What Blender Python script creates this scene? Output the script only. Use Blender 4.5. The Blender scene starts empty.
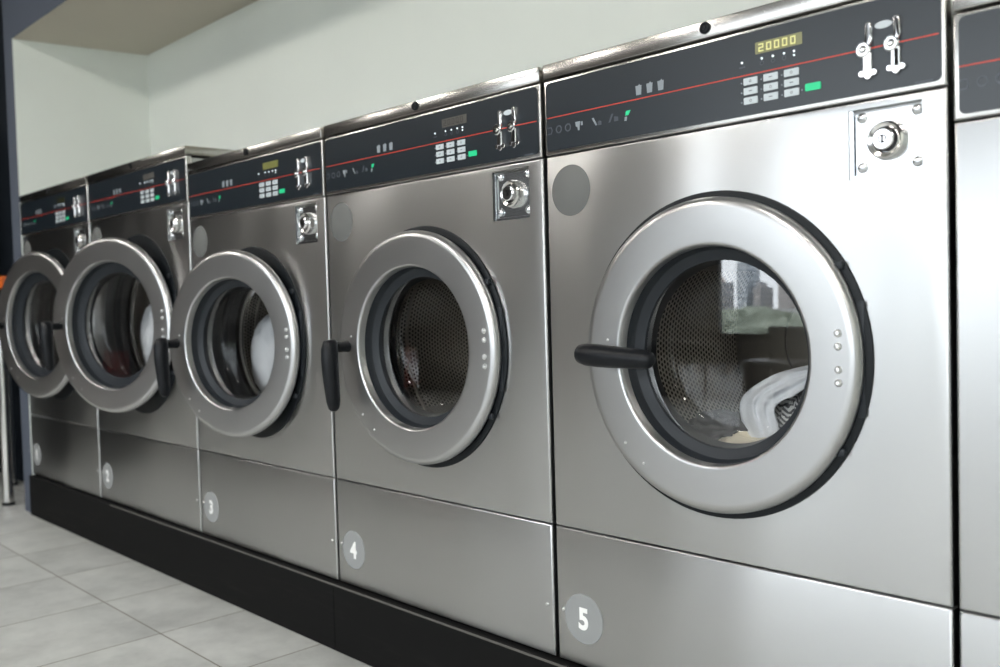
import bpy, bmesh, math, random
from mathutils import Vector, Matrix
random.seed(7)
PI = math.pi
scn = bpy.context.scene
col = scn.collection

# ------------------------------------------------------------------ materials
def lin(v):
    v /= 255.0
    return v / 12.92 if v <= .04045 else ((v + .055) / 1.055) ** 2.4
def rgb(r, g, b): return (lin(r), lin(g), lin(b), 1)

def newmat(name):
    m = bpy.data.materials.new(name); m.use_nodes = True
    nt = m.node_tree; nt.nodes.clear()
    out = nt.nodes.new('ShaderNodeOutputMaterial')
    return m, nt, out
def node(nt, t, **kw):
    n = nt.nodes.new(t)
    for k, v in kw.items():
        if k.startswith('i_'):
            n.inputs[k[2:].replace('_', ' ')].default_value = v
        else: setattr(n, k, v)
    return n
def math_(nt, op, a, b=None, c=None):
    n = nt.nodes.new('ShaderNodeMath'); n.operation = op
    for i, x in enumerate((a, b, c)):
        if x is None: continue
        if isinstance(x, (int, float)): n.inputs[i].default_value = x
        else: nt.links.new(x, n.inputs[i])
    return n.outputs[0]
def pbr(name, color, rough=.5, metal=0., spec=.5, **kw):
    m, nt, out = newmat(name)
    b = nt.nodes.new('ShaderNodeBsdfPrincipled')
    b.inputs['Base Color'].default_value = color
    b.inputs['Roughness'].default_value = rough
    b.inputs['Metallic'].default_value = metal
    b.inputs['Specular IOR Level'].default_value = spec
    for k, v in kw.items(): b.inputs[k.replace('_', ' ')].default_value = v
    nt.links.new(b.outputs[0], out.inputs[0])
    return m, nt, b
def ramp(nt, fac, stops):
    r = nt.nodes.new('ShaderNodeValToRGB')
    e = r.color_ramp.elements
    while len(e) < len(stops): e.new(.5)
    for x, (p, c) in zip(e, stops):
        x.position = p; x.color = c if len(c) == 4 else (*c, 1)
    nt.links.new(fac, r.inputs[0])
    return r.outputs[0]
def mapped(nt, scale, coord='Object', loc=(0, 0, 0)):
    t = nt.nodes.new('ShaderNodeTexCoord'); mp = nt.nodes.new('ShaderNodeMapping')
    mp.inputs['Scale'].default_value = scale; mp.inputs['Location'].default_value = loc
    nt.links.new(t.outputs[coord], mp.inputs[0])
    return mp.outputs[0]
def noise(nt, vec, scale, detail=3., rough=.5):
    n = nt.nodes.new('ShaderNodeTexNoise')
    n.inputs['Scale'].default_value = scale; n.inputs['Detail'].default_value = detail
    n.inputs['Roughness'].default_value = rough
    nt.links.new(vec, n.inputs['Vector'])
    return n.outputs['Fac']

def steel(name, base, rough, aniso, grain=1.0, wave=.0):
    m, nt, b = pbr(name, base, rough, 1.0)
    b.inputs['Anisotropic'].default_value = aniso
    cx = nt.nodes.new('ShaderNodeCombineXYZ'); cx.inputs[2].default_value = 1.0
    nt.links.new(cx.outputs[0], b.inputs['Tangent'])
    # fine horizontal brush marks and soft smudges
    g = noise(nt, mapped(nt, (1.2, 1.2, 160)), 1.0, 4, .6)
    s = noise(nt, mapped(nt, (5, 5, 7)), 1.0, 4, .6)
    r = math_(nt, 'ADD', math_(nt, 'MULTIPLY', math_(nt, 'SUBTRACT', g, .5), .02 * grain),
              math_(nt, 'MULTIPLY', math_(nt, 'SUBTRACT', s, .5), .06))
    nt.links.new(math_(nt, 'ADD', r, rough), b.inputs['Roughness'])
    if wave:   # the thin sheet is not perfectly flat
        w = noise(nt, mapped(nt, (3.4, 3.4, 1.2)), 1.0, 1, .4)
        b2 = nt.nodes.new('ShaderNodeBump'); b2.inputs['Strength'].default_value = 1.0
        b2.inputs['Distance'].default_value = wave
        nt.links.new(w, b2.inputs['Height']); nt.links.new(b2.outputs[0], b.inputs['Normal'])
    return m
M = {}
M['steel'] = steel('brushed_steel', (.57, .572, .57, 1), .30, .8, 1.0, .015)
M['steel_door'] = steel('satin_steel', (.53, .53, .53, 1), .33, .45, .7, 0)
M['steel_trim'] = steel('trim_steel', (.60, .585, .56, 1), .25, .6, 1.0, .003)
M['polished'] = pbr('polished_steel', (.72, .71, .69, 1), .16, 1.0)[0]
M['chrome'] = pbr('chrome', (.88, .88, .89, 1), .14, 1.0)[0]
M['rivet'] = pbr('bright_rivet', (.85, .85, .85, 1), .38, 1.0)[0]
M['zinc'] = pbr('zinc_plate', (.70, .72, .74, 1), .22, 1.0)[0]
M['black_gap'] = pbr('black_gap', (.004, .004, .004, 1), .7, 0, .2)[0]
M['panel'] = pbr('black_control_overlay', (.008, .0135, .019, 1), .32, 0, .6)[0]
M['rubber'] = pbr('slate_rubber', (.012, .0155, .020, 1), .48, 0, .4)[0]
M['black_ring'] = pbr('black_ring_plastic', (.006, .008, .010, 1), .45, 0, .25)[0]
M['handle'] = pbr('black_handle_plastic', (.005, .006, .008, 1), .42, 0, .25)[0]
M['red_line'] = pbr('red_print', rgb(196, 62, 44), .4)[0]
M['print'] = pbr('grey_print', rgb(140, 148, 154), .5)[0]
M['print_dim'] = pbr('dim_print', rgb(74, 80, 88), .5)[0]
M['key'] = pbr('key_cap', rgb(196, 204, 208), .45)[0]
M['keyprint'] = pbr('key_print', rgb(120, 128, 134), .5)[0]
M['green'] = pbr('green_key', rgb(30, 190, 130), .4, 0, .5, Emission_Color=rgb(20, 200, 130), Emission_Strength=.08)[0]
M['led'] = pbr('white_lamp', rgb(220, 230, 235), .4, 0, .5, Emission_Color=rgb(220, 235, 240), Emission_Strength=.4)[0]
M['lcd_lit'] = pbr('lcd_lit', rgb(120, 120, 84), .3, 0, .6, Emission_Color=rgb(170, 165, 95), Emission_Strength=.03)[0]
M['lcd_digit'] = pbr('lcd_digit', rgb(214, 212, 150), .4, 0, .5, Emission_Color=rgb(230, 225, 150), Emission_Strength=.10)[0]
M['lcd_dim'] = pbr('lcd_dim', rgb(84, 82, 78), .35)[0]
M['lcd_digit_dim'] = pbr('lcd_digit_dim', rgb(64, 62, 58), .4)[0]
M['lcd_green'] = pbr('lcd_green', rgb(112, 112, 66), .3, 0, .5, Emission_Color=rgb(130, 130, 60), Emission_Strength=.03)[0]
M['lcd_dark'] = pbr('lcd_dark', rgb(46, 46, 20), .3)[0]
M['disc'] = pbr('grey_sticker', rgb(106, 107, 105), .55, 0, .3)[0]
M['disc_num'] = pbr('number_sticker', rgb(144, 146, 146), .5, 0, .3)[0]
M['numeral'] = pbr('white_numeral', rgb(240, 240, 238), .5)[0]
M['drum_dark'] = pbr('drum_back_steel', (.36, .33, .29, 1), .45, 1.0)[0]
M['tub'] = pbr('tub_black', (.006, .007, .009, 1), .35, 0, .5)[0]

def drum_mat():
    m, nt, b = pbr('perforated_drum_steel', (.52, .48, .42, 1), .36, 1.0)
    uv = nt.nodes.new('ShaderNodeUVMap'); uv.uv_map = 'UVMap'
    sp = nt.nodes.new('ShaderNodeSeparateXYZ'); nt.links.new(uv.outputs[0], sp.inputs[0])
    S = .0105
    v = math_(nt, 'DIVIDE', sp.outputs[1], S * .866); row = math_(nt, 'FLOOR', v)
    u = math_(nt, 'ADD', math_(nt, 'DIVIDE', sp.outputs[0], S), math_(nt, 'MULTIPLY', math_(nt, 'MODULO', row, 2.0), .5))
    fu = math_(nt, 'SUBTRACT', math_(nt, 'FRACT', u), .5)
    fv = math_(nt, 'SUBTRACT', math_(nt, 'FRACT', v), .5)
    d = math_(nt, 'SQRT', math_(nt, 'ADD', math_(nt, 'MULTIPLY', fu, fu), math_(nt, 'MULTIPLY', fv, fv)))
    hole = math_(nt, 'LESS_THAN', d, .34)
    mx = nt.nodes.new('ShaderNodeMixShader'); dk = nt.nodes.new('ShaderNodeBsdfDiffuse')
    dk.inputs[0].default_value = (.004, .004, .004, 1)
    out = [n for n in nt.nodes if n.type == 'OUTPUT_MATERIAL'][0]
    nt.links.new(hole, mx.inputs[0]); nt.links.new(b.outputs[0], mx.inputs[1]); nt.links.new(dk.outputs[0], mx.inputs[2])
    nt.links.new(mx.outputs[0], out.inputs[0])
    return m
M['drum'] = drum_mat()

def glass_mat(name, ior, gain, tint=(1, 1, 1, 1)):
    m, nt, out = newmat(name)
    ge = nt.nodes.new('ShaderNodeNewGeometry'); dt = nt.nodes.new('ShaderNodeVectorMath'); dt.operation = 'DOT_PRODUCT'
    nt.links.new(ge.outputs['Incoming'], dt.inputs[0]); nt.links.new(ge.outputs['Normal'], dt.inputs[1])
    r0 = ((ior - 1) / (ior + 1)) ** 2
    gz = math_(nt, 'POWER', math_(nt, 'SUBTRACT', 1.0, math_(nt, 'ABSOLUTE', dt.outputs['Value'])), 5.0)
    f = math_(nt, 'MINIMUM', math_(nt, 'MULTIPLY', math_(nt, 'MULTIPLY_ADD', gz, 1 - r0, r0), gain), 1.0)
    tr = nt.nodes.new('ShaderNodeBsdfTransparent'); tr.inputs[0].default_value = tint
    gl = nt.nodes.new('ShaderNodeBsdfGlossy'); gl.inputs['Roughness'].default_value = .0
    mx = nt.nodes.new('ShaderNodeMixShader')
    nt.links.new(f, mx.inputs[0]); nt.links.new(tr.outputs[0], mx.inputs[1]); nt.links.new(gl.outputs[0], mx.inputs[2])
    nt.links.new(mx.outputs[0], out.inputs[0])
    return m
M['glass'] = glass_mat('door_glass', 1.52, 4.2, (.95, .96, .96, 1))
M['bowl'] = glass_mat('door_glass_bowl', 1.45, .9, (.97, .97, .97, 1))
M['pane'] = glass_mat('window_glass', 1.45, 1.5)

def wall_mat(name, c, rough=.75, var=.03):
    m, nt, b = pbr(name, c, rough, 0, .3)
    n = noise(nt, mapped(nt, (1.3, 1.3, 1.3)), 1.0, 5, .55)
    k = [tuple(x * (1 - var) for x in c[:3]), tuple(min(1, x * (1 + var)) for x in c[:3])]
    nt.links.new(ramp(nt, n, [(.3, k[0]), (.7, k[1])]), b.inputs['Base Color'])
    f = noise(nt, mapped(nt, (90, 90, 90)), 1.0, 2, .5)
    bp = nt.nodes.new('ShaderNodeBump'); bp.inputs['Strength'].default_value = .06; bp.inputs['Distance'].default_value = .002
    nt.links.new(f, bp.inputs['Height']); nt.links.new(bp.outputs[0], b.inputs['Normal'])
    return m
M['wall_white'] = wall_mat('white_wall_paint', rgb(224, 229, 223))
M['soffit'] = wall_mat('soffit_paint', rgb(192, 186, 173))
M['slate'] = wall_mat('slate_paint', rgb(84, 90, 102))
M['navy'] = wall_mat('navy_paint', rgb(23, 30, 38))
M['grey_wall'] = wall_mat('grey_wall_paint', rgb(150, 146, 140))
M['ceiling'] = wall_mat('ceiling_paint', rgb(225, 225, 222))
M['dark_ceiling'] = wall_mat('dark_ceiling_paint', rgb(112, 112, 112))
M['dim_wall'] = wall_mat('dim_wall_paint', rgb(76, 74, 73))
M['white_trim'] = pbr('white_trim', rgb(205, 207, 205), .45)[0]

def floor_mat():
    m, nt, b = pbr('grey_stone_tile', rgb(160, 162, 158), .35, 0, .4)
    vec = mapped(nt, (1, 1, 1), 'Object', (1.6175, .2675, 0))
    # grid of 0.396 m tiles: grout mask from the fractional position
    sp = nt.nodes.new('ShaderNodeSeparateXYZ'); nt.links.new(vec, sp.inputs[0])
    P = .396; g = .0035
    def edge(o):
        f = math_(nt, 'FRACT', math_(nt, 'ADD', math_(nt, 'DIVIDE', o, P), 200.0))
        d = math_(nt, 'MINIMUM', f, math_(nt, 'SUBTRACT', 1.0, f))
        return math_(nt, 'LESS_THAN', d, g / P / 2 * 1.15), math_(nt, 'FLOOR', math_(nt, 'ADD', math_(nt, 'DIVIDE', o, P), 200.0))
    ex, ix = edge(sp.outputs[0]); ey, iy = edge(sp.outputs[1])
    grout = math_(nt, 'MAXIMUM', ex, ey)
    # each tile shifts the marbling and the tone
    cb = nt.nodes.new('ShaderNodeCombineXYZ'); nt.links.new(ix, cb.inputs[0]); nt.links.new(iy, cb.inputs[1])
    wn = nt.nodes.new('ShaderNodeTexWhiteNoise'); nt.links.new(cb.outputs[0], wn.inputs['Vector'])
    ad = nt.nodes.new('ShaderNodeVectorMath'); ad.operation = 'MULTIPLY_ADD'
    nt.links.new(wn.outputs['Color'], ad.inputs[0]); ad.inputs[1].default_value = (9, 9, 9); nt.links.new(vec, ad.inputs[2])
    n1 = noise(nt, ad.outputs[0], 5.0, 8, .62)
    n2 = noise(nt, ad.outputs[0], 22.0, 5, .6)
    mixn = math_(nt, 'ADD', math_(nt, 'MULTIPLY', n1, .75), math_(nt, 'MULTIPLY', n2, .25))
    tone = math_(nt, 'ADD', mixn, math_(nt, 'MULTIPLY', math_(nt, 'SUBTRACT', wn.outputs['Value'], .5), .07))
    c = ramp(nt, tone, [(.32, rgb(166, 168, 166)), (.5, rgb(190, 192, 189)), (.68, rgb(208, 210, 206))])
    mx = nt.nodes.new('ShaderNodeMix'); mx.data_type = 'RGBA'
    nt.links.new(grout, mx.inputs['Factor']); nt.links.new(c, mx.inputs['A']); mx.inputs['B'].default_value = rgb(104, 98, 86)
    nt.links.new(mx.outputs['Result'], b.inputs['Base Color'])
    bp = nt.nodes.new('ShaderNodeBump'); bp.inputs['Strength'].default_value = .5; bp.inputs['Distance'].default_value = .0015
    nt.links.new(math_(nt, 'SUBTRACT', math_(nt, 'MULTIPLY', n2, .3), grout), bp.inputs['Height'])
    nt.links.new(bp.outputs[0], b.inputs['Normal'])
    nt.links.new(math_(nt, 'ADD', math_(nt, 'MULTIPLY', n2, .2), .28), b.inputs['Roughness'])
    return m
M['floor'] = floor_mat()

def plinth_mat():
    m, nt, b = pbr('black_plinth_board', (.005, .005, .005, 1), .7, 0, .12)
    n = noise(nt, mapped(nt, (3, 30, 40)), 1.0, 6, .7)
    nt.links.new(ramp(nt, n, [(.55, (.006, .006, .006)), (.85, (.018, .017, .016))]), b.inputs['Base Color'])
    return m
M['plinth'] = plinth_mat()
M['plinth_edge'] = pbr('plinth_worn_edge', rgb(86, 84, 80), .6)[0]
M['dark_wood'] = pbr('orange_edge', rgb(196, 92, 22), .45)[0]

def cloth_mat(name, c, pattern=None):
    m, nt, b = pbr(name, c, .9, 0, .1)
    if pattern == 'herring':
        uv = nt.nodes.new('ShaderNodeUVMap'); uv.uv_map = 'UVMap'
        sp = nt.nodes.new('ShaderNodeSeparateXYZ'); nt.links.new(uv.outputs[0], sp.inputs[0])
        z = math_(nt, 'PINGPONG', math_(nt, 'MULTIPLY', sp.outputs[0], 20.0), 1.0)
        s = math_(nt, 'FRACT', math_(nt, 'ADD', math_(nt, 'MULTIPLY', sp.outputs[1], 30.0), math_(nt, 'MULTIPLY', z, 1.6)))
        k = math_(nt, 'LESS_THAN', s, .5)
        mx = nt.nodes.new('ShaderNodeMix'); mx.data_type = 'RGBA'
        nt.links.new(k, mx.inputs['Factor']); mx.inputs['A'].default_value = rgb(206, 206, 204); mx.inputs['B'].default_value = rgb(66, 66, 70)
        nt.links.new(mx.outputs['Result'], b.inputs['Base Color'])
    return m
M['cloth_white'] = cloth_mat('white_cotton', rgb(232, 234, 238))
M['cloth_cream'] = cloth_mat('cream_cotton', rgb(226, 214, 188))
M['cloth_herring'] = cloth_mat('herringbone_cotton', rgb(170, 170, 170), 'herring')
M['cloth_navy'] = cloth_mat('dark_patterned_cotton', rgb(58, 56, 60))

# ------------------------------------------------------------------ mesh helpers
class MB:
    def __init__(s):
        s.bm = bmesh.new(); s.uv = s.bm.loops.layers.uv.new('UVMap'); s.mi = 0
    def face(s, vs):
        try: f = s.bm.faces.new(vs)
        except ValueError: return None
        f.material_index = s.mi
        return f
    def box(s, x0, x1, y0, y1, z0, z1, bev=0, seg=2):
        v = [s.bm.verts.new(p) for p in ((x0, y0, z0), (x1, y0, z0), (x1, y1, z0), (x0, y1, z0), (x0, y0, z1), (x1, y0, z1), (x1, y1, z1), (x0, y1, z1))]
        fs = [s.face([v[i] for i in q]) for q in ((0, 3, 2, 1), (4, 5, 6, 7), (0, 1, 5, 4), (1, 2, 6, 5), (2, 3, 7, 6), (3, 0, 4, 7))]
        if bev:
            es = list({e for f in fs for e in f.edges})
            r = bmesh.ops.bevel(s.bm, geom=es, offset=bev, segments=seg, affect='EDGES', profile=.5)
            for f in r['faces']: f.material_index = s.mi
        return s
    def lathe(s, prof, cx=0, cz=0, n=72, close=False, axis='y'):
        """turn (radius, along) about an axis through (cx, cz); along is y (or z)"""
        rings = []
        for r, y in prof:
            if r < 1e-6:
                p = (cx, y, cz) if axis == 'y' else (cx, cz, y)
                rings.append([s.bm.verts.new(p)]); continue
            ring = []
            for i in range(n):
                a = 2 * PI * i / n
                ring.append(s.bm.verts.new((cx + r * math.cos(a), y, cz + r * math.sin(a)) if axis == 'y'
                                           else (cx + r * math.cos(a), cz + r * math.sin(a), y)))
            rings.append(ring)
        L = [0]
        for a, b in zip(prof, prof[1:]): L.append(L[-1] + math.hypot(a[0] - b[0], a[1] - b[1]))
        pairs = list(range(len(rings) - 1))
        rm = max(r for r, _ in prof)
        for k in pairs:
            A, B = rings[k], rings[k + 1]
            if len(A) == 1 and len(B) == 1: continue
            for i in range(n):
                j = (i + 1) % n
                if len(A) == 1: vs = [A[0], B[j], B[i]]; uu = [(i + .5, k), (i + 1, k + 1), (i, k + 1)]
                elif len(B) == 1: vs = [A[i], A[j], B[0]]; uu = [(i, k), (i + 1, k), (i + .5, k + 1)]
                else: vs = [A[i], A[j], B[j], B[i]]; uu = [(i, k), (i + 1, k), (i + 1, k + 1), (i, k + 1)]
                f = s.face(vs)
                if f:
                    for lp, (u, w) in zip(f.loops, uu): lp[s.uv].uv = (u / n * 2 * PI * rm, L[w])
        if close:
            A, B = rings[-1], rings[0]
            for i in range(n):
                j = (i + 1) % n
                s.face([A[i], A[j], B[j], B[i]])
        return s
    def poly(s, pts, y0, y1, bev=0):
        """outline in the x-z plane, given depth from y0 (front) to y1"""
        if bev:
            n = len(pts); cxm = [None] * n; ar = sum(pts[i][0] * pts[(i + 1) % n][1] - pts[(i + 1) % n][0] * pts[i][1] for i in range(n))
            sg = 1 if ar > 0 else -1
            for i in range(n):
                p, q, r = Vector(pts[i - 1]), Vector(pts[i]), Vector(pts[(i + 1) % n])
                d1, d2 = (q - p).normalized(), (r - q).normalized()
                nn = Vector((-(d1.y + d2.y), d1.x + d2.x)).normalized() * sg
                cxm[i] = (q.x + nn.x * bev, q.y + nn.y * bev)
            t_ = [s.bm.verts.new((x, y0, z)) for x, z in cxm]
            m_ = [s.bm.verts.new((pts[i][0] * .6 + cxm[i][0] * .4, y0 + bev * .35, pts[i][1] * .6 + cxm[i][1] * .4)) for i in range(n)]
            a = [s.bm.verts.new((x, y0 + bev, z)) for x, z in pts]
            for U, W_ in ((t_, m_), (m_, a)):
                for i in range(n): s.face([U[i], W_[i], W_[(i + 1) % n], U[(i + 1) % n]])
            s.face(t_)
            b = [s.bm.verts.new((x, y1, z)) for x, z in pts]; s.face(b[::-1])
            for i in range(n): s.face([a[i], b[i], b[(i + 1) % n], a[(i + 1) % n]])
            return s
        a = [s.bm.verts.new((x, y0, z)) for x, z in pts]; b = [s.bm.verts.new((x, y1, z)) for x, z in pts]
        s.face(a); s.face(b[::-1])
        n = len(pts)
        for i in range(n):
            j = (i + 1) % n
            s.face([a[i], b[i], b[j], a[j]])
        return s
    def tube(s, pts, radii, n=14, flat=1.0):
        """swept round bar through points, capped"""
        rings = []
        pts = [Vector(p) for p in pts]
        for i, p in enumerate(pts):
            d = (pts[min(i + 1, len(pts) - 1)] - pts[max(i - 1, 0)]).normalized()
            up = Vector((0, 1, 0)) if abs(d.y) < .9 else Vector((0, 0, 1))
            u = d.cross(up).normalized(); w = d.cross(u).normalized()
            rr = radii[i]
            rings.append([s.bm.verts.new(p + u * rr * math.cos(2 * PI * k / n) + w * rr * flat * math.sin(2 * PI * k / n)) for k in range(n)])
        for A, B in zip(rings, rings[1:]):
            for k in range(n): s.face([A[k], A[(k + 1) % n], B[(k + 1) % n], B[k]])
        s.face(rings[0][::-1]); s.face(rings[-1])
        return s
    def build(s, name, mat, parent=None, loc=None, sharp=32):
        bm = s.bm
        bmesh.ops.recalc_face_normals(bm, faces=bm.faces)
        for f in bm.faces: f.smooth = True
        for e in bm.edges:
            if len(e.link_faces) == 2 and e.calc_face_angle(0) > math.radians(sharp): e.smooth = False
        me = bpy.data.meshes.new(name); bm.to_mesh(me); bm.free()
        for m in (mat if isinstance(mat, (list, tuple)) else [mat]): me.materials.append(m)
        o = bpy.data.objects.new(name, me); col.objects.link(o)
        if parent: o.parent = parent
        if loc: o.location = loc
        return o

def rrect(x0, x1, z0, z1, r, n=6):
    p = []
    for cx, cz, a0 in ((x1 - r, z1 - r, 0), (x0 + r, z1 - r, 90), (x0 + r, z0 + r, 180), (x1 - r, z0 + r, 270)):
        for i in range(n + 1):
            a = math.radians(a0 + 90 * i / n); p.append((cx + r * math.cos(a), cz + r * math.sin(a)))
    return p
def circ(cx, cz, r, n=32): return [(cx + r * math.cos(2 * PI * i / n), cz + r * math.sin(2 * PI * i / n)) for i in range(n)]

def sheet(mb, x0, x1, z0, z1, holes=(), c=.0045, depth=.02, y=0.):
    """front sheet with rolled edges and cut-outs"""
    bm = mb.bm
    cz = c * .75
    def ring_at(f): return [(x0 + c * f, z0 + cz * f), (x1 - c * f, z0 + cz * f), (x1 - c * f, z1 - cz * f), (x0 + c * f, z1 - cz * f)]
    inner = ring_at(1.0)
    def loop(pts, yy): return [bm.verts.new((p[0], yy, p[1])) for p in pts]
    def edges(vs): return [bm.edges.new((vs[i], vs[(i + 1) % len(vs)])) for i in range(len(vs))]
    A = loop(inner, y); es = edges(A); hl = []
    for h in holes:
        v = loop(h, y); es += edges(v); hl.append(v)
    r = bmesh.ops.triangle_fill(bm, use_beauty=True, edges=es, normal=(0, -1, 0))
    for g in r['geom']:
        if isinstance(g, bmesh.types.BMFace): g.material_index = mb.mi
    prev = A
    steps = [(ring_at(1 - math.sin(a_)), y + c * (1 - math.cos(a_))) for a_ in (PI / 8, PI / 4, 3 * PI / 8, PI / 2)]
    for pts, yy in steps + [(ring_at(0), y + depth)]:
        B = loop(pts, yy)
        for i in range(4):
            j = (i + 1) % 4; mb.face([prev[i], B[i], B[j], prev[j]])
        prev = B
    return hl

# ------------------------------------------------------------------ tags
def tag(o, label=None, cat=None, group=None, kind=None):
    if label: o['label'] = label
    if cat: o['category'] = cat
    if group: o['group'] = group
    if kind: o['kind'] = kind
    return o
def struct(name, mb, mat): return tag(mb.build(name, mat), kind='structure')
def empty(name, loc):
    o = bpy.data.objects.new(name, None); col.objects.link(o); o.location = loc; o.empty_display_size = .1
    return o

def text_mesh(ch, height, bold=.0):
    cu = bpy.data.curves.new('glyph', 'FONT'); cu.body = ch; cu.size = 1; cu.align_x = 'CENTER'; cu.offset = bold
    cu.extrude = .008; cu.resolution_u = 6
    ob = bpy.data.objects.new('glyph', cu); col.objects.link(ob)
    dg = bpy.context.evaluated_depsgraph_get()
    me = bpy.data.meshes.new_from_object(ob.evaluated_get(dg))
    bpy.data.objects.remove(ob)
    zs = [v.co.y for v in me.vertices]; xs = [v.co.x for v in me.vertices]
    k = height / (max(zs) - min(zs)); mz = (max(zs) + min(zs)) / 2; mx = (max(xs) + min(xs)) / 2
    pts = [((v.co.x - mx) * k, -v.co.z * .05, (v.co.y - mz) * k) for v in me.vertices]
    polys = [list(p.vertices) for p in me.polygons]
    bpy.data.meshes.remove(me)
    return pts, polys
def glyph(mb, ch, height, cx, cz, y, bold=.03, sx=1.0):
    pts, polys = text_mesh(ch, height, bold)
    vs = [mb.bm.verts.new((cx + p[0] * sx, y + p[1], cz + p[2])) for p in pts]
    for p in polys: mb.face([vs[i] for i in p])

SEG = {'0': 'abcdef', '2': 'abged', ':': ''}
def seven(mb, ch, x, z, w, h, t, y):
    s = SEG[ch]; q = {'a': (x, x + w, z + h - t, z + h), 'd': (x, x + w, z, z + t), 'g': (x, x + w, z + h / 2 - t / 2, z + h / 2 + t / 2),
         'b': (x + w - t, x + w, z + h / 2, z + h), 'c': (x + w - t, x + w, z, z + h / 2), 'f': (x, x + t, z + h / 2, z + h), 'e': (x, x + t, z, z + h / 2)}
    for k in s: x0, x1, z0, z1 = q[k]; mb.box(x0, x1, y, y + .0006, z0, z1)

# ------------------------------------------------------------------ washing machine
ZB = -.2641; ZT = .8853; ZPT = .8518; ZPB = .7124
def Zl(z): return z - ZB
MACH_DEPTH = .50

def machine(num, s0, s1, dz, big, opening, lcd, label, body_left_inset=.008, left_clip=None):
    """s0..s1 the machine's slot along the row; dz how much higher its control panel sits"""
    W = s1 - s0; k = W / .7547 if big else 1.0
    root = empty('washing_machine', (s0, 0, ZB))
    tag(root, label, 'washing machine', 'coin washing machines in a row')
    L0 = .005 if left_clip is None else left_clip - s0
    x0, x1 = L0, W - (.0025 if num == 5 else .005)
    zpb, zpt, zt = Zl(ZPB + dz), Zl(ZPT + dz), Zl(ZT + dz)
    dcx = .4236 if big else .3735; dcz = Zl(.3911 if big else .3399)
    R, Ri, Rk = (.2912, .2163, .305) if big else (.2585, .1842, .2692)
    q = R / .2585
    zs = Zl(0)
    # --- cabinet: front sheet with the round opening and the square lock recess, box behind
    lx0, lx1, lz0, lz1 = .609 * k, .7135 * k, zpb - .1125, zpb - .0125
    mb = MB()
    hl = sheet(mb, x0, x1, zs + .0012, zpb - .0018, [circ(dcx, dcz, Ri + .012, 96), [(lx0, lz0), (lx1, lz0), (lx1, lz1), (lx0, lz1)]])
    rec = [mb.bm.verts.new((v.co.x, .014, v.co.z)) for v in hl[1]]
    for i in range(4): mb.face([hl[1][i], rec[i], rec[(i + 1) % 4], hl[1][(i + 1) % 4]])
    mb.face(rec)
    bi = body_left_inset
    mb.mi = 0
    sheet_depth = .0195
    # side, back and top walls of the box (open at the front, where the tub sits)
    def wallbox(xa, xb, ya, yb, za, zb): mb.box(xa, xb, ya, yb, za, zb)
    wallbox(x0 + bi, x0 + bi + .004, sheet_depth, MACH_DEPTH, .004, zpt - .002)
    wallbox(x1 - .012, x1 - .008, sheet_depth, MACH_DEPTH, .004, zpt - .002)
    wallbox(x0 + bi, x1 - .008, MACH_DEPTH - .004, MACH_DEPTH, .004, zpt - .002)
    wallbox(x0 + bi, x1 - .008, sheet_depth, MACH_DEPTH, .002, .006)
    mb.mi = 1   # black strips added behind the slits, standing in for their shade
    mb.box(x0 + bi + .006, x1 - .014, .0185, .0192, zs - .02, zs + .02)
    mb.box(x0 + bi + .006, x1 - .014, .0185, .0192, zpb - .03, zpt + .004)
    cab = mb.build('cabinet', [M['steel'], M['black_gap']], root)
    # --- lower service panel
    mb = MB(); sheet(mb, x0, x1, .003, zs - .0012)
    low = mb.build('lower_panel', M['steel'], root)
    for sx in (.022, W - .022):
        MB().lathe([(0, -.0035), (.0022, -.0032), (.0038, -.0015), (.0042, .0004)], sx, Zl(-.1615), 14).build('screw', M['rivet'], low)
    # --- top cap
    mb = MB(); mb.box(x0, x1, -.004, MACH_DEPTH, zpt + .005, zt, .003, 2)
    cap = mb.build('top_cap', M['steel_trim'], root)
    bx, bz = W * .494, zt - .0125
    mb = MB(); mb.lathe([(0, -.0075), (.0035, -.0075), (.0045, -.0062), (.0065, -.0082), (.0090, -.0078), (.0100, -.0060), (.0100, -.0035)], bx, bz, 28)
    tag(mb.build('cap_bolt', M['black_ring'], cap), 'round black bolt')
    # --- control panel: steel surround and black overlay
    mb = MB(); sheet(mb, x0, x1, zpb + .0005, zpt + .002, (), .0035, .018, -.0015)
    mb.build('panel_frame', M['steel_trim'], root)
    pz0, pz1 = zpb + .0075, zpt - .0035
    mb = MB(); mb.poly(rrect(x0 + (.0065 if num != 6 else .0085), x1 - .0062, pz0, pz1, .0085), -.0032, -.0012)
    cp = mb.build('control_panel', M['panel'], root)
    yp = -.0040; yq = -.0031
    X = lambda v: v * k
    Zp = lambda z: Zl(z + dz)
    mb = MB(); mb.box(x0 + .0085 if num != 6 else .0135, x1 - .0095, yp + .0003, yq, Zp(.7818), Zp(.7836)); mb.build('red_stripe', M['red_line'], cp)
    # display with digits
    m_back, m_dig = lcd
    mb = MB(); mb.poly(rrect(X(.461), X(.540), Zp(.8115), Zp(.8295), .0015), yp, yq); mb.build('display', M[m_back], cp)
    if m_dig:
        mb = MB(); xx = X(.467)
        for ch in '20000': seven(mb, ch, xx, Zp(.8143), .0085 * k, .0122, .0019, yp - .0005); xx += .0135 * k
        mb.build('display_digits', M[m_dig], cp)
    for lx in (.437, .472, .491, .510, .5265):
        MB().lathe([(0, yp - .0008), (.0014, yp - .0006), (.0019, yq)], X(lx), Zp(.8035), 12).build('indicator_lamp', M['led'], cp)
    MB().lathe([(0, yp - .0008), (.0012, yp - .0006), (.0016, yq)], X(.5265), Zp(.7975), 12).build('indicator_lamp', M['led'], cp)
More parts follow.
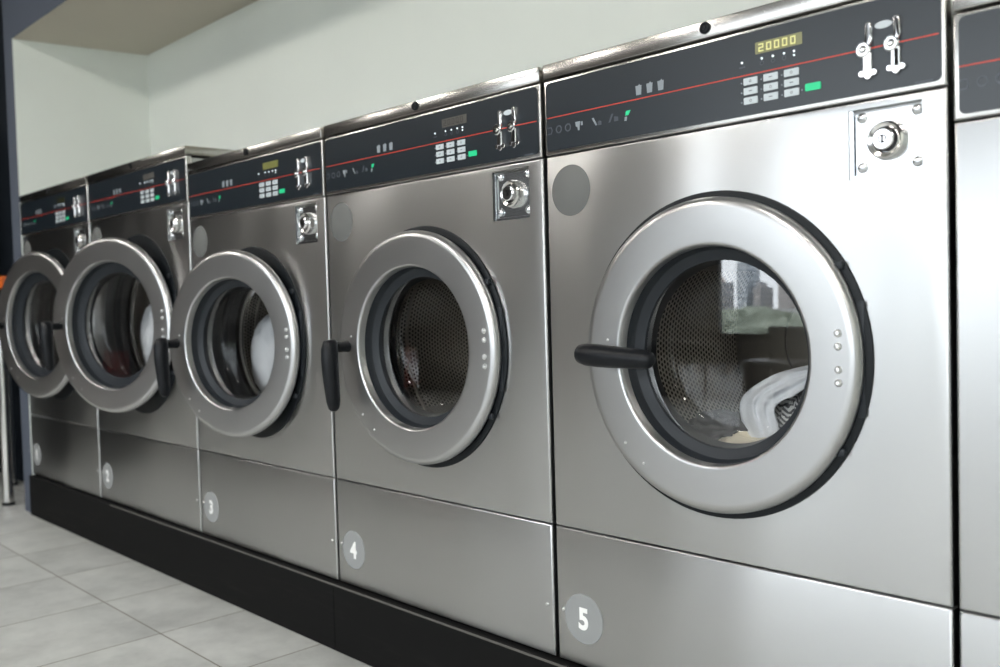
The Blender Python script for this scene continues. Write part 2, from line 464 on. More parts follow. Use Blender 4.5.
    for i, lx in enumerate((.437, .472, .491, .510)):       # printed signs below the lamps
        mb = MB()
        if i == 0:
            for t in range(3): mb.box(X(lx) - .005 + t * .0038, X(lx) - .0022 + t * .0038, yp + .0004, yq, Zp(.795), Zp(.7972))
        else:
            mb.lathe([(.0026, yp + .0004), (.0036, yp + .0004), (.0036, yq), (.0026, yq)], X(lx), Zp(.7965), 16 if i != 2 else 6, True)
        mb.build('printed_sign', M['print_dim'], cp)
    # keypad: three columns of three keys, a lamp beside each
    for c in range(3):
        for r in range(3):
            kx, kz = X(.452 + .035 * c), Zp(.7725 - .0151 * r)
            mb = MB(); mb.poly(rrect(kx - .0122, kx + .0122, kz - .0054, kz + .0054, .001, 3), yp - .0006, yq)
            ky = mb.build('key', M['key'], cp)
            MB().lathe([(0, yp - .0004), (.001, yp - .0003), (.0014, yq)], kx - .0165, kz - .001, 10).build('indicator_lamp', M['print'], cp)
            mb = MB()
            if (r + c) % 2: mb.box(kx - .003, kx + .003, yp - .0009, yp - .0007, kz - .0008, kz + .0008)
            else: mb.lathe([(.0012, yp - .0009), (.0022, yp - .0009), (.0022, yp - .0007), (.0012, yp - .0007)], kx, kz, 12, True)
            mb.build('key_sign', M['keyprint'], cp)
    mb = MB(); mb.poly(rrect(X(.5565) - .0125, X(.5565) + .0125, Zp(.745) - .0055, Zp(.745) + .0055, .0015, 3), yp - .0006, yq)
    tag(mb.build('start_key', M['green'], cp), 'green start key')
    MB().lathe([(0, yp - .0004), (.001, yp - .0003), (.0014, yq)], X(.5385), Zp(.743), 10).build('indicator_lamp', M['print'], cp)
    # basket signs above the stripe, wash signs below it
    for i in range(3):
        mx = X(.2325 + .0235 * i); mz = Zp(.798)
        mb = MB(); mb.poly([(mx - .0065, mz + .0075), (mx - .0052, mz - .0085), (mx + .0052, mz - .0085), (mx + .0065, mz + .0075), (mx + .003, mz + .0075), (mx + .002, mz + .010), (mx - .001, mz + .0075)], yp + .0004, yq)
        mb.build('basket_sign', M['print'] if num != 6 else M['print_dim'], cp)
    sg = [(.020, 'half'), (.043, 'ring'), (.066, 'ring'), (.094, 'tub'), (.132, 'hand'), (.172, 'drop'), (.206, 'flag')]
    for sx, kd in sg:
        mx, mz = X(sx), Zp(.7585)
        def sign(pts, mat, nm='wash_sign'):
            b = MB(); b.poly([(mx + a, mz + c) for a, c in pts], yp + .0004, yq); b.build(nm, mat, cp)
        if kd == 'half': sign([(-.007, -.007), (.004, -.007), (.007, 0), (.004, .007), (-.007, .007), (-.0055, .005), (.0025, .005), (.005, 0), (.0025, -.005), (-.0055, -.005)], M['print_dim'])
        elif kd == 'ring':
            b = MB(); b.lathe([(.0052, yp + .0004), (.0075, yp + .0004), (.0075, yq), (.0052, yq)], mx, mz, 20, True); b.build('wash_sign', M['print_dim'], cp)
        elif kd == 'tub':
            sign([(-.009, .007), (-.008, -.001), (-.004, -.003), (-.003, -.009), (.0005, -.009), (.001, -.002), (.003, .007)], M['print'])
            sign([(.0045, -.001), (.0045, .006), (.0085, .006), (.0085, -.001)], M['print'])
        elif kd == 'hand':
            sign([(-.007, .007), (-.003, .008), (.005, -.006), (.002, -.007)], M['print'])
            sign([(.007, -.007), (.015, -.007), (.015, -.001), (.011, .001), (.007, -.001)], M['print_dim'])
        elif kd == 'drop':
            sign([(-.008, -.006), (-.004, -.006), (.003, .008), (-.001, .008)], M['print_dim'])
            sign([(.005, -.006), (.014, -.006), (.014, .001), (.005, .003)], M['print_dim'])
        else:
            sign([(-.006, -.009), (-.001, -.009), (0, -.002), (-.005, -.002)], M['print'])
            sign([(-.004, .000), (.003, .000), (.008, .008), (-.002, .008)], M['green'], 'green_sign')
    mb = MB(); mb.poly(rrect(X(.706), X(.730), Zp(.7205), Zp(.7235), .0012, 3), yp + .0004, yq); mb.build('printed_sign', M['print_dim'], cp)
    mb = MB()
    mb.poly([(X(.663) + .0125 * math.cos(a * PI / 12), Zp(.812) + .0052 * math.sin(a * PI / 12)) for a in range(24)], yp + .0004, yq)
    mb.build('oval_sign', M['key'], cp)
    # coin slots
    for i, (sx, sz) in enumerate(((.636, .7815), (.676, .7822))):
        cx, cz = X(sx), Zp(sz)
        mb = MB()
        P = lambda pts: [(cx + a, cz + b) for a, b in pts]
        mb.poly(P([(.0035, .006), (.0025, .020), (.0020, .033), (.0035, .0368), (.0072, .0378), (.0108, .0368), (.0122, .033), (.0128, .020), (.0140, .013), (.0120, .007), (.0085, .003)]), -.0105, -.003, .0022)   # upper finger
        mb.lathe([(0, -.0115), (.0090, -.0115), (.0112, -.0095), (.0112, -.003)], cx, cz, 32)                  # hub
        mb.poly(P([(-.0015, -.005), (-.0015, -.033), (.0125, -.033), (.0125, -.005)]), -.0095, -.003, .0026)                 # slot body
        for ax, az, rr in ((-.0035, -.0335, .0048), (.0055, -.0370, .0058), (.0145, -.0335, .0048)):
            mb.lathe([(0, -.0085), (rr * .8, -.0085), (rr, -.0070), (rr, -.003)], cx + ax, cz + az, 20)            # three-lobed foot
        mb.box(cx - .0035, cx + .0145, -.0082, -.003, cz - .0375, cz - .0305)
        cs = mb.build('coin_slot', M['chrome'], root)
        mb = MB(); mb.lathe([(0, -.0148), (.003, -.0145), (.0048, -.0130), (.0055, -.0114)], cx + .0005, cz, 20); mb.build('pivot', M['polished'], cs)
        if i == 1:
            mb = MB(); mb.box(cx + .0045, cx + .0100, -.0098, -.0094, cz - .0315, cz - .0085)
            mb.poly(P([(.0068, .0345), (.0088, .0345), (.0126, .009), (.0100, .0085)]), -.0108, -.0104); mb.build('slot_opening', M['black_gap'], cs)
    # --- lock plate in its recess
    mb = MB(); mb.poly([(lx0 + .0075, lz0 + .0065), (lx1 - .0015, lz0 + .0065), (lx1 - .0015, lz1 - .006), (lx0 + .0075, lz1 - .006)], .0065, .0135)
    lp = mb.build('lock_plate', M['zinc'], root)
    lcx, lcz = (lx0 + lx1) / 2 + .003, (lz0 + lz1) / 2 + .001
    mb = MB(); mb.lathe([(.0165, .0005), (.0185, -.0065), (.0235, -.0085), (.0262, -.0060), (.0285, .0065)], lcx, lcz, 40)
    mb.build('lock_collar', M['polished'], lp)
    mb = MB(); mb.lathe([(0, -.0125), (.0130, -.0125), (.0152, -.0110), (.0160, -.0040), (.0162, .003)], lcx - .001, lcz + .001, 36)
    lc = mb.build('lock_cylinder', M['chrome'], lp)
    mb = MB(); mb.lathe([(.0045, -.0130), (.0062, -.0130), (.0062, -.0124), (.0045, -.0124)], lcx - .001, lcz + .001, 20, True)
    mb.box(lcx - .0025, lcx + .0005, -.0131, -.0124, lcz - .0045, lcz + .0065); mb.build('keyhole', M['black_gap'], lp)
    for ax in (lx0 + .0175, lx1 - .0085):
        for az in (lz0 + .0165, lz1 - .0120):
            MB().lathe([(0, .0000), (.0040, .0008), (.0070, .0032), (.0080, .0065)], ax, az, 22).build('rivet', M['zinc'], lp)
    mb = MB()
    mb.box(lx0 + .001, lx1 - .001, .002, .010, lz0 + .0006, lz0 + .0055); mb.box(lx0 + .001, lx0 + .006, .001, .012, lz0 + .001, lz1 - .001)
    mb.build('lock_bracket', M['zinc'], lp)
    # --- discs
    ndx = .0726 if left_clip is None else L0 + .070
    mb = MB(); mb.lathe([(0, -.0012), (.0445, -.0012), (.0455, -.0006), (.0475, -.0006), (.0478, .0002)], ndx - .0061, zpb - .0705, 48)
    if num != 6: mb.build('blank_disc', M['disc'], root)
    else: mb.bm.free()
    mb = MB(); mb.lathe([(0, -.0012), (.0470, -.0012), (.0479, -.0006), (.0479, .0002)], ndx, Zl(-.1696), 48)
    nd = mb.build('number_disc', M['disc_num'], root)
    mb = MB(); glyph(mb, str(num), .043, ndx, Zl(-.1696), -.0016, .035, .92 if num != 1 else 1.0); mb.build('numeral', M['numeral'], nd)
    # --- black ring round the opening, tub and drum
    mb = MB(); mb.lathe([(Ri + .010, .0215), (Ri + .004, .018), (Ri + .002, -.001), (Ri + .006, -.0045), (Rk - .004, -.0045), (Rk - .001, -.0035), (Rk, .0003)], dcx, dcz, 96)
    mb.build('door_seal_ring', M['black_ring'], root)
    mb = MB(); mb.lathe([(Ri + .008, .018), (Ri + .003, .030), (Ri + .002, .040), (Ri + .012, .044), (Ri + .060, .044), (Ri + .060, .47), (0, .47)], dcx, dcz, 72)
    tub = mb.build('tub', M['tub'], root)
    Rd = Ri + .052
    mb = MB(); mb.lathe([(Ri - .012, .060), (Ri - .010, .053), (Ri - .004, .050), (Ri + .004, .051), (Ri + .012, .056), (Rd - .01, .060), (Rd, .068)], dcx, dcz, 72)
    mb.build('drum_lip', M['polished'], tub)
    mb = MB(); mb.lathe([(Rd, .068), (Rd, .44)], dcx, dcz, 72); mb.mi = 1
    mb.lathe([(Rd, .44), (Rd - .02, .428), (.11, .420), (.10, .408), (.03, .402), (0, .402)], dcx, dcz, 72)
    dr = mb.build('drum', [M['drum'], M['drum_dark']], root)
    for j in range(3):
        a = PI / 2 + .55 + j * 2 * PI / 3
        mb = MB(); ca, sa = math.cos(a), math.sin(a); pts = []
        for t, h in ((-.05, 0), (-.02, .055), (.02, .055), (.05, 0)): pts.append(((Rd - .001 - h) * ca - t * sa, (Rd - .001 - h) * sa + t * ca))
        mb.poly([(dcx + a_, dcz + b_) for a_, b_ in pts], .09, .43); mb.build('lifter', M['drum_dark'], dr)
    for yy in (.135,):
        mb = MB(); mb.lathe([(Rd - .0005, yy - .006), (Rd - .005, yy - .003), (Rd - .005, yy + .003), (Rd - .0005, yy + .006)], dcx, dcz, 72); mb.build('drum_band', M['drum_dark'], dr)
    # --- door, hung on its right edge
    h = R + .0108; yd = -.0185
    mb = MB()
    prof = [(Ri - .0060, .0130), (Ri - .0050, .0010), (Ri - .0046, -.0025), (Ri - .0034, -.0055), (Ri - .0008, -.0070), (Ri + .0010, -.0072), (Ri + .0022, -.00725), (R - .0165, -.00725),
            (R - .0150, -.0072), (R - .0085, -.0060), (R - .0030, -.0020), (R - .0003, .0040), (R, .0090), (R - .0015, .0125), (R - .004, .0135), (Ri + .012, .0135), (Ri + .004, .0140)]
    mb.lathe(prof, -h, 0, 128, True)
    door = mb.build('door', M['steel_door'], root, (dcx + h, yd, dcz), 40)
    door.rotation_euler = (0, 0, opening)
    D = -h
    mb = MB(); mb.lathe([(Ri - .0062, .0120), (Ri - .0080, .0260), (Ri - .0105, .0300), (.1615 * q, .0345), (.1570 * q, .0365), (.1560 * q, .0440), (Ri - .012, .0480), (Ri + .003, .0300), (Ri + .003, .0145)], D, 0, 96, True)
    tag(mb.build('gasket', M['rubber'], door), 'slate rubber glass gasket')
    mb = MB(); mb.lathe([(.1580 * q, .0420), (.1570 * q, .0560), (.1540 * q, .0640), (.1515 * q, .0640), (.1535 * q, .0560), (.1560 * q, .0425)], D, 0, 72, True)
    mb.build('glass_rim', M['tub'], door)
    gl = MB(); gl.lathe([(0, .0375), (.1575 * q, .0400)], D, 0, 72); gl.mi = 1
    gl.lathe([(.1510 * q, .0630), (.147 * q, .078), (.140 * q, .088), (.128 * q, .094), (0, .098)], D, 0, 72)
    tag(gl.build('glass', [M['glass'], M['bowl']], door, None, 60), 'clear round door glass')
    for zz in (.0385, .0195, -.0145, -.0340):
        MB().lathe([(0, -.0125), (.0030, -.0118), (.0052, -.0095), (.0060, -.0072)], D + .2270 * q, zz * q, 20).build('rivet', M['rivet'], door)
    for ax, az in ((-.205, .024), (-.170, -.157), (-.130, -.190)):
        MB().lathe([(0, -.0098), (.0018, -.0095), (.0030, -.0072)], D + ax * q, az * q, 12).build('screw', M['rivet'], door)
    # lever handle: short neck out of the ring, long grip at right angles
    hx_, hz_ = D - .2185 * q, .001
    mb = MB()
    mb.tube([(hx_, -.004, hz_), (hx_, -.022, hz_), (hx_, -.042, hz_)], [.0145, .0130, .0130])
    g = [(-.012, -.056, .0155), (.006, -.060, .0178), (.030, -.061, .0180), (.060, -.060, .0172), (.095, -.058, .0160), (.125, -.056, .0146), (.142, -.055, .0115), (.148, -.0545, .006)]
    g = [(-.0185, -.056, .006), (-.0165, -.056, .0115)] + g[0:]
    if opening == 0: path = [(hx_ + .006 + t * .97, y_, hz_ - t * .045) for t, y_, r_ in g]
    else: path = [(hx_ + t * .02, y_, hz_ - t) for t, y_, r_ in g]
    mb.tube(path, [r_ * 1.12 for _, _, r_ in g], 18, 1.0)
    tag(mb.build('handle', M['handle'], door, None, 50), 'black plastic lever handle')
    # hinge between ring and cabinet
    mb = MB()
    for zz in (.138, -.138):
        xx = math.sqrt(Rk * Rk - (zz * q) ** 2) - h - .0035
        mb.box(xx - .014, xx, .0060, .0140, zz * q - .006, zz * q + .006, .002)
    mb.box(-.024, -.0120, .0125, .0150, -.085 * q, .085 * q, .001)
    mb.build('hinge', M['rubber'], root, (dcx + h, yd, dcz))
    return root

S43, S32, S21 = -.7554, -1.5102, -2.3293
machine(5, 0, .7500, 0, False, 0, ('lcd_lit', 'lcd_digit'), 'washer marked 5, nearest whole machine, door shut over white and patterned laundry')
machine(4, S43, 0, 0, False, .0615, ('lcd_dim', 'lcd_digit_dim'), 'washer marked 4, empty drum, door slightly open, directly left of the one marked 5')
machine(3, S32, S43, 0, False, .2254, ('lcd_green', None), 'washer marked 3 with a round white bundle in its drum, door ajar')
machine(2, S21, S32, .058, True, .3034, ('lcd_dim', None), 'larger, taller washer marked 2 with its door standing ajar')
machine(1, S21 - .8191, S21, .058, True, .2024, ('lcd_dark', None), 'dark-faced washer marked 1 at the far left end, beside the slate wall end', .09, S21 - .8191 + .038)
machine(6, .7500, .7500 + .7547, -.0498, False, 0, ('lcd_dim', None), 'partly seen lower washer at the right edge, right of the one marked 5')

# ------------------------------------------------------------------ setting
FZ = -.438; CZ = 1.617; TOP = 2.35; YB = .553
XL, XR, YF = -6.0, 3.6, -4.6
struct('floor', MB().box(XL, XR, YF, .75, FZ - .05, FZ), M['floor'])
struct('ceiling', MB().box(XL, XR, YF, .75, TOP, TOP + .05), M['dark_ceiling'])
struct('wall_back', MB().box(-3.06, XR, YB, YB + .06, FZ, CZ), M['wall_white'])
mb = MB()   # white inner cheek of the niche, not quite square to the back wall
mb.bm.free(); mb = MB()
v = [mb.bm.verts.new(p) for p in ((-3.112, -.0015, FZ), (-3.030, YB, FZ), (-3.13, YB, FZ), (-3.13, -.001, FZ), (-3.112, -.0015, CZ), (-3.030, YB, CZ), (-3.13, YB, CZ), (-3.13, -.001, CZ))]
for f in ((0, 1, 2, 3), (7, 6, 5, 4), (0, 4, 5, 1), (1, 5, 6, 2), (2, 6, 7, 3), (3, 7, 4, 0)): mb.face([v[i] for i in f])
struct('wall_niche', mb, M['wall_white'])
struct('wall_end', MB().box(-3.225, -3.1135, -.0025, .75, FZ, TOP), M['slate'])
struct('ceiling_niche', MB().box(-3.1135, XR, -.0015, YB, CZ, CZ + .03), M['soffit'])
struct('wall_fascia', MB().box(-3.1135, XR, -.0025, .02, CZ + .0005, TOP), M['slate'])
struct('wall_far', MB().box(XL, -3.225, .22, .28, FZ, TOP), M['navy'])
mb = MB(); mb.mi = 0; mb.box(XL - .06, XL, -1.45, .75, FZ, TOP); mb.mi = 1; mb.box(XL - .06, XL, YF, -1.45, FZ, TOP)
struct('wall_left', mb, [M['navy'], M['dim_wall']])
struct('wall_right', MB().box(XR, XR + .06, YF, .75, FZ, TOP), M['wall_white'])
# window wall behind the camera
WX0, WX1, WZ0, WZ1 = -2.7, 3.2, .13, 2.05
mb = MB()
mb.box(XL, WX0, YF - .12, YF, FZ, TOP); mb.box(WX1, XR, YF - .12, YF, FZ, TOP)
mb.box(WX0, WX1, YF - .12, YF, FZ, WZ0); mb.box(WX0, WX1, YF - .12, YF, WZ1, TOP)
struct('wall_front', mb, M['dim_wall'])
mb = MB()
nb = 4
for i in range(nb + 1):
    x = WX0 + (WX1 - WX0) * i / nb
    mb.box(x - .03, x + .03, YF - .09, YF - .03, WZ0, WZ1)
mb.box(WX0, WX1, YF - .09, YF - .03, WZ0, WZ0 + .05); mb.box(WX0, WX1, YF - .09, YF - .03, WZ1 - .05, WZ1)
win = struct('window_1', mb, M['handle'])
mb = MB(); mb.box(WX0, WX1, YF - .062, YF - .058, WZ0 + .05, WZ1 - .05); mb.build('pane', M['pane'], win)
# plinth under the machines
mb = MB(); mb.box(-3.109, S43 - .002, -.016, .50, FZ, ZB - .0015, .0015, 1); mb.box(S43 - .0005, XR, -.016, .50, FZ, ZB - .0015, .0015, 1)
mb.mi = 1; mb.box(-2.2, XR, -.0185, -.0155, ZB - .0055, ZB - .0016)
struct('trim_1', mb, [M['plinth'], M['plinth_edge']])

# outside
def outside():
    def bmat(name, c1, c2, sx, sz):
        m, nt, b = pbr(name, c1, .8)
        br = nt.nodes.new('ShaderNodeTexBrick'); br.offset = 0
        br.inputs['Color1'].default_value = c2; br.inputs['Color2'].default_value = c2; br.inputs['Mortar'].default_value = c1
        br.inputs['Scale'].default_value = 1; br.inputs['Brick Width'].default_value = sx; br.inputs['Row Height'].default_value = sz
        br.inputs['Mortar Size'].default_value = .35; br.inputs['Mortar Smooth'].default_value = .0
        t = nt.nodes.new('ShaderNodeTexCoord'); sp = nt.nodes.new('ShaderNodeSeparateXYZ'); cb = nt.nodes.new('ShaderNodeCombineXYZ')
        nt.links.new(t.outputs['Object'], sp.inputs[0]); nt.links.new(sp.outputs[0], cb.inputs[0]); nt.links.new(sp.outputs[2], cb.inputs[1])
        nt.links.new(cb.outputs[0], br.inputs['Vector']); nt.links.new(br.outputs['Color'], b.inputs['Base Color'])
        return m
    A = bmat('pale_facade', rgb(226, 228, 230), rgb(140, 150, 160), 2.2, 2.6)
    B = bmat('brick_facade', rgb(206, 196, 190), rgb(130, 136, 144), 1.8, 2.4)
    mb = MB(); mb.box(-300, 120, -330, -4.8, -1.2, -1.0); struct('ground', mb, pbr('pavement', rgb(150, 150, 148), .9)[0])
    rnd = random.Random(3); x = -260
    while x < 60:
        wd = rnd.uniform(4, 9); h = rnd.choice((5, 8, 11, 15, 20)) + rnd.uniform(0, 2)
        mb = MB(); mb.box(x, x + wd, -312, -300, -1, h); mb.box(x + wd * .2, x + wd * .5, -310, -303, h, h + 2.2)
        struct('building', mb, rnd.choice((A, B))); x += wd + rnd.choice((0, 1, 3, 9))
    # hedge along the far side of the street
    from mathutils import noise as mn
    mb = MB(); NX, NA = 160, 10
    g = [[mb.bm.verts.new((-46 + i * .36, -30 + .8 * math.cos(PI * j / NA) + .35 * mn.noise((i * .4, j * .5, 0)), -1 + (1.15 + .5 * mn.noise((i * .12, 3, 0))) * math.sin(PI * j / NA) * 1.1 + .2 * mn.noise((i * .7, j * .6, 5)))) for j in range(NA + 1)] for i in range(NX + 1)]
    for i in range(NX):
        for j in range(NA): mb.face([g[i][j], g[i + 1][j], g[i + 1][j + 1], g[i][j + 1]])
    hm, nt, b = pbr('hedge_leaves', rgb(96, 112, 88), .8)
    nt.links.new(ramp(nt, noise(nt, mapped(nt, (3, 3, 3)), 1.0, 6, .7), [(.35, rgb(84, 94, 78)[:3]), (.65, rgb(176, 184, 168)[:3])]), b.inputs['Base Color'])
    struct('hedge', mb, hm)
outside()

M['red_fabric'] = pbr('red_fabric', rgb(112, 34, 30), .8)[0]
M['dark_seat'] = pbr('dark_seat_plastic', rgb(40, 40, 44), .5)[0]
t = tag(empty('bar_table', (-3.55, .02, FZ)), 'tall table with orange edge and round steel leg beyond the slate wall end', 'table')
mb = MB(); mb.box(-.45, .27, -.06, .16, .992, 1.045, .004); mb.build('tabletop', M['dark_wood'], t)
for lx, ly in ((.138, -.057 + .02), (.138, .13), (-.38, -.037), (-.38, .13)):
    lg = MB().lathe([(0, .012), (.024, .012), (.024, .992), (0, .992)], lx, ly, 24, axis='z').build('leg', M['polished'], t)
    MB().lathe([(0, 0), (.027, 0), (.027, .014), (.024, .016), (0, .016)], lx, ly, 24, axis='z').build('foot', M['handle'], lg)
t = tag(empty('added_dark_machine', (-4.35, -.45, FZ)), 'unseen drinks machine shape added left of the row to darken the reflection in the washer marked 1', 'added dark machine')  # out of view, added so the leftmost washer face mirrors something black
MB().box(-.40, .40, -.34, .34, .06, 1.95, .01).build('cabinet', M['black_gap'], t)
MB().box(-.36, .14, -.352, -.342, .45, 1.80, .004).build('front_window', M['black_ring'], t)
MB().box(.19, .35, -.352, -.342, .95, 1.45, .004).build('button_panel', M['dark_seat'], t)
MB().box(-.30, .10, -.352, -.342, .18, .34, .004).build('delivery_flap', M['dark_seat'], t)
for sx in (-.34, .34):
    for sy in (-.2, .2): MB().box(sx - .03, sx + .03, sy - .03, sy + .03, 0, .06).build('foot', M['dark_seat'], t)
t = tag(empty('added_red_cart', (-4.85, -3.95, FZ)), 'unseen red laundry cart added by the window wall for red reflections in the washers', 'laundry cart')  # out of view, added only to tint the steel and glass reflections red
mb = MB(); mb.box(-.32, .32, -.22, -.20, .10, .50); mb.box(-.32, .32, .20, .22, .10, .50); mb.box(-.32, -.30, -.2, .2, .10, .50); mb.box(.30, .32, -.2, .2, .10, .50); mb.box(-.3, .3, -.2, .2, .10, .12)
mb.build('basket', M['red_fabric'], t)
for sx in (-.27, .27):
    for sy in (-.17, .17): MB().box(sx - .02, sx + .02, sy - .012, sy + .012, 0, .10, .006).build('wheel', M['dark_seat'], t)
for i in range(3):
    t = tag(empty('waiting_chair', (-1.62 + i * .62, -3.85, FZ)), 'dark waiting chair under the window across the aisle', 'chair', 'waiting chairs under the window')
    MB().box(-.22, .22, -.20, .22, .41, .46, .015).build('seat', M['dark_seat'], t)
    MB().box(-.21, .21, -.25, -.21, .48, .70, .012).build('backrest', M['dark_seat'], t)
    for sx in (-.19, .19):
        MB().box(sx - .013, sx + .013, -.235, -.21, 0, .50).build('leg', M['polished'], t)
        MB().box(sx - .013, sx + .013, .18, .205, 0, .412).build('leg', M['polished'], t)

# ------------------------------------------------------------------ light
w = bpy.data.worlds.new('sky'); scn.world = w; w.use_nodes = True
bg = w.node_tree.nodes['Background']; bg.inputs[0].default_value = (.88, .945, 1.0, 1); bg.inputs[1].default_value = 2.0
pl = bpy.data.lights.new('window_portal', 'AREA'); pl.shape = 'RECTANGLE'; pl.size = WX1 - WX0; pl.size_y = WZ1 - WZ0; pl.cycles.is_portal = True
po = bpy.data.objects.new('window_portal', pl); col.objects.link(po); po.location = ((WX0 + WX1) / 2, YF - .13, (WZ0 + WZ1) / 2)
po.rotation_euler = (PI / 2, 0, 0)
lm, nt, out = newmat('lamp_diffuser')
e = nt.nodes.new('ShaderNodeEmission'); e.inputs[0].default_value = (1, .955, .89, 1); e.inputs[1].default_value = 18; nt.links.new(e.outputs[0], out.inputs[0])
for x in (-4.6, -2.9, -1.38, .3, 1.6, 2.8):
    t = empty('ceiling_light', (x, -2.0, TOP)); tag(t, 'narrow rectangular ceiling lamp over the aisle', 'ceiling light', 'aisle ceiling lights')
    MB().box(-.13, .13, -.32, .32, -.02, 0).build('frame', M['white_trim'], t)
    MB().box(-.115, .115, -.305, .305, -.024, -.0205).build('diffuser', lm, t)

# ------------------------------------------------------------------ laundry
from mathutils import noise as mnoise
LG = 'laundry in the drums'
def drum_clip(p, ax, az, r, y0=.074, y1=.395):
    """keep a point inside the drum"""
    dx, dz = p.x - ax, p.z - az; d = math.hypot(dx, dz)
    if d > r: p.x = ax + dx * r / d; p.z = az + dz * r / d
    p.y = min(max(p.y, y0), y1)
    return p
def bundle(name, c, rad, mat, label, cat, axis, seed=0, amp=.22, freq=2.3, nu=64, nv=40):
    """a crumpled heap of cloth"""
    mb = MB(); C0 = Vector(c); rows = []
    for j in range(nv + 1):
        ph = PI * j / nv; row = []
        for i in range(nu):
            th = 2 * PI * i / nu
            d = Vector((math.sin(ph) * math.cos(th), math.sin(ph) * math.sin(th), math.cos(ph)))
            q = d * freq + Vector((seed * 3.1, seed * 1.7, seed))
            w = Vector((mnoise.noise(q * .8 + Vector((9, 0, 0))), mnoise.noise(q * .8), mnoise.noise(q * .8 + Vector((0, 5, 0)))))
            f = 1 + amp * (1 - 2.2 * abs(mnoise.noise(q + w * .9))) - amp * .5 + .25 * amp * mnoise.noise(q * 3)
            p = C0 + Vector((d.x * rad[0], d.y * rad[1], d.z * rad[2])) * f
            row.append(mb.bm.verts.new(drum_clip(p, *axis)))
        rows.append(row)
    for j in range(nv):
        for i in range(nu):
            k = (i + 1) % nu
            f = mb.face([rows[j][i], rows[j][k], rows[j + 1][k], rows[j + 1][i]])
            if f:
                for lp, (a_, b_) in zip(f.loops, ((i, j), (i + 1, j), (i + 1, j + 1), (i, j + 1))): lp[mb.uv].uv = (a_ / nu * 1.5, b_ / nv)
    bmesh.ops.remove_doubles(mb.bm, verts=mb.bm.verts, dist=1e-5)
    return tag(mb.build(name, mat, None, None, 180), label, cat, LG)
def spline(P, t):
    n = len(P) - 1; x = t * n; i = min(int(x), n - 1); f = x - i
    p0, p1, p2, p3 = (Vector(P[max(i - 1, 0)]), Vector(P[i]), Vector(P[i + 1]), Vector(P[min(i + 2, n)]))
    return .5 * (2 * p1 + (p2 - p0) * f + (2 * p0 - 5 * p1 + 4 * p2 - p3) * f * f + (3 * p1 - p0 - 3 * p2 + p3) * f ** 3)
def drape(name, A, B, mat, label, cat, bulge=.03, folds=5, amp=.006, nu=70, nv=30):
    """a length of cloth hanging between two edges, with folds running along it"""
    mb = MB(); g = []
    for i in range(nu + 1):
        a, b = spline(A, i / nu), spline(B, i / nu); row = []
        for j in range(nv + 1):
            t = j / nv; p = a.lerp(b, t)
            s_ = math.sin(PI * t) * bulge + amp * (math.sin(folds * 2 * PI * t + 3.0 * mnoise.noise((i * .05, t * 1.5, 7)) + 2.5 * i / nu) * (.35 + .65 * abs(mnoise.noise((i * .06, 3, 1)))) + 1.1 * mnoise.noise((i * .07, t * 2.2, 2)) + .5 * mnoise.noise((i * .2, t * 5, 4)))
            p += Vector((.60, -.75, .25)).normalized() * s_
            row.append(mb.bm.verts.new(p))
        g.append(row)
    for i in range(nu):
        for j in range(nv):
            f = mb.face([g[i][j], g[i + 1][j], g[i + 1][j + 1], g[i][j + 1]])
            for lp, (a_, b_) in zip(f.loops, ((i, j), (i + 1, j), (i + 1, j + 1), (i, j + 1))): lp[mb.uv].uv = (a_ / nu, b_ / nv)
    o = mb.build(name, mat, None, None, 180)
    so = o.modifiers.new('thick', 'SOLIDIFY'); so.thickness = .003
    return tag(o, label, cat, LG)
D5 = (.3735, .3399, .226); D3 = (S32 + .3735, .3399, .226); D2 = (S21 + .4236, .3911, .258)
drape('towel', [(.352, .150, .120), (.345, .148, .150), (.338, .142, .195), (.332, .138, .237), (.349, .135, .266), (.389, .135, .291), (.428, .138, .307), (.475, .145, .318), (.52, .155, .322)],
      [(.424, .108, .120), (.420, .108, .150), (.424, .106, .200), (.421, .106, .240), (.433, .106, .256), (.456, .108, .268), (.478, .112, .282), (.502, .118, .296), (.54, .13, .306)],
      M['cloth_white'], 'white cotton towel draped over the laundry in the drum of washer 5', 'towel', .020, 3.2, .010)
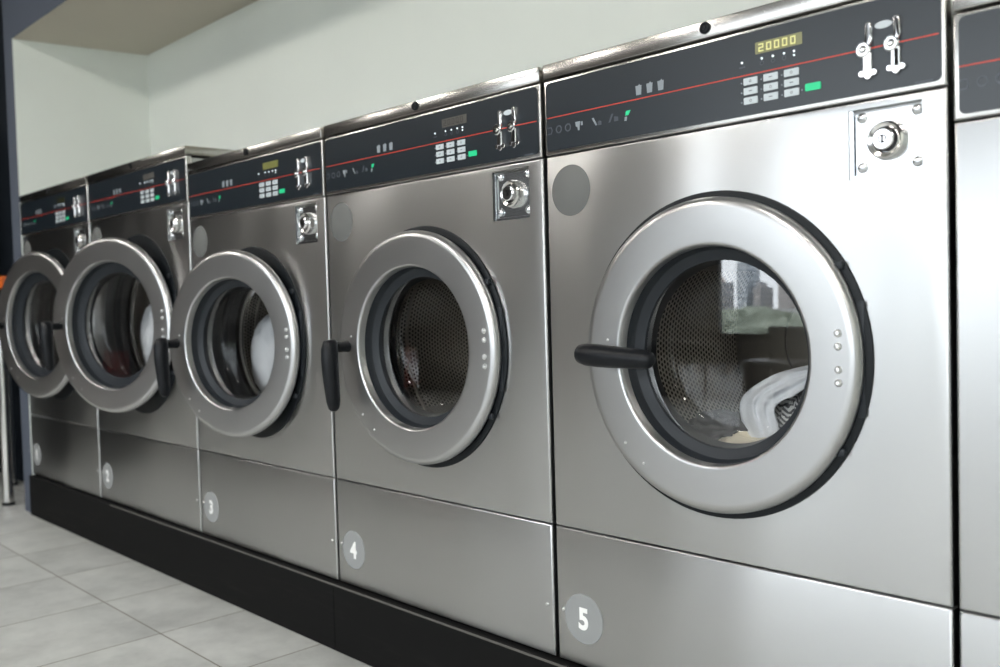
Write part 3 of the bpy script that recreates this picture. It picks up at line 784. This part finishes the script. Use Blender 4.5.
bundle('towel', (.475, .165, .205), (.090, .055, .085), M['cloth_herring'], 'grey and white woven cloth beneath the white towel in washer 5', 'towel', D5, 1, .18, 1.7)
bundle('towel', (.400, .145, .145), (.145, .055, .056), M['cloth_cream'], 'cream cloth at the bottom of the drum of washer 5', 'towel', D5, 2, .22, 2.0)
bundle('towel', (.290, .150, .195), (.062, .045, .030), M['cloth_navy'], 'dark patterned cloth left of the white towel in washer 5', 'towel', D5, 3, .30, 2.0)
bundle('bed_sheet', (-1.268, .155, .285), (.108, .075, .135), M['cloth_white'], 'round white bundle of bedding in the drum of washer 3', 'bed sheet', D3, 4, .10, 1.5)
bundle('bed_sheet', (-2.055, .140, .330), (.105, .062, .150), M['cloth_white'], 'white sheet at the right of the drum in washer 2', 'bed sheet', D2, 5, .14, 1.5)

# ------------------------------------------------------------------ camera
f_px = 935.64; yaw, pit, rol = -.808347, -.036261, -.027755
f0 = Vector((math.sin(yaw) * math.cos(pit), math.cos(yaw) * math.cos(pit), math.sin(pit)))
r0 = Vector((math.cos(yaw), -math.sin(yaw), 0)); u0 = r0.cross(f0)
r_ = r0 * math.cos(rol) + u0 * math.sin(rol); u_ = -r0 * math.sin(rol) + u0 * math.cos(rol)
cd = bpy.data.cameras.new('camera'); cam = bpy.data.objects.new('camera', cd); col.objects.link(cam)
mw = Matrix((r_, u_, -f0)).transposed().to_4x4(); mw.translation = Vector((1.24306, -1.31734, .44116)); cam.matrix_world = mw
cd.sensor_width = 36; cd.lens = f_px * 36 / 1000; cd.clip_start = .02; cd.clip_end = 300
cd.dof.use_dof = True; cd.dof.focus_distance = 1.75; cd.dof.aperture_fstop = 3.4
scn.camera = cam

scn.cycles.use_denoising = True
scn.cycles.transparent_max_bounces = 24
scn.cycles.max_bounces = 10; scn.cycles.glossy_bounces = 6; scn.cycles.diffuse_bounces = 5
scn.cycles.sample_clamp_indirect = 8
vs = scn.view_settings
vs.view_transform = 'Standard'; vs.look = 'None'; vs.exposure = 1.58; vs.gamma = 1; vs.use_curve_mapping = False
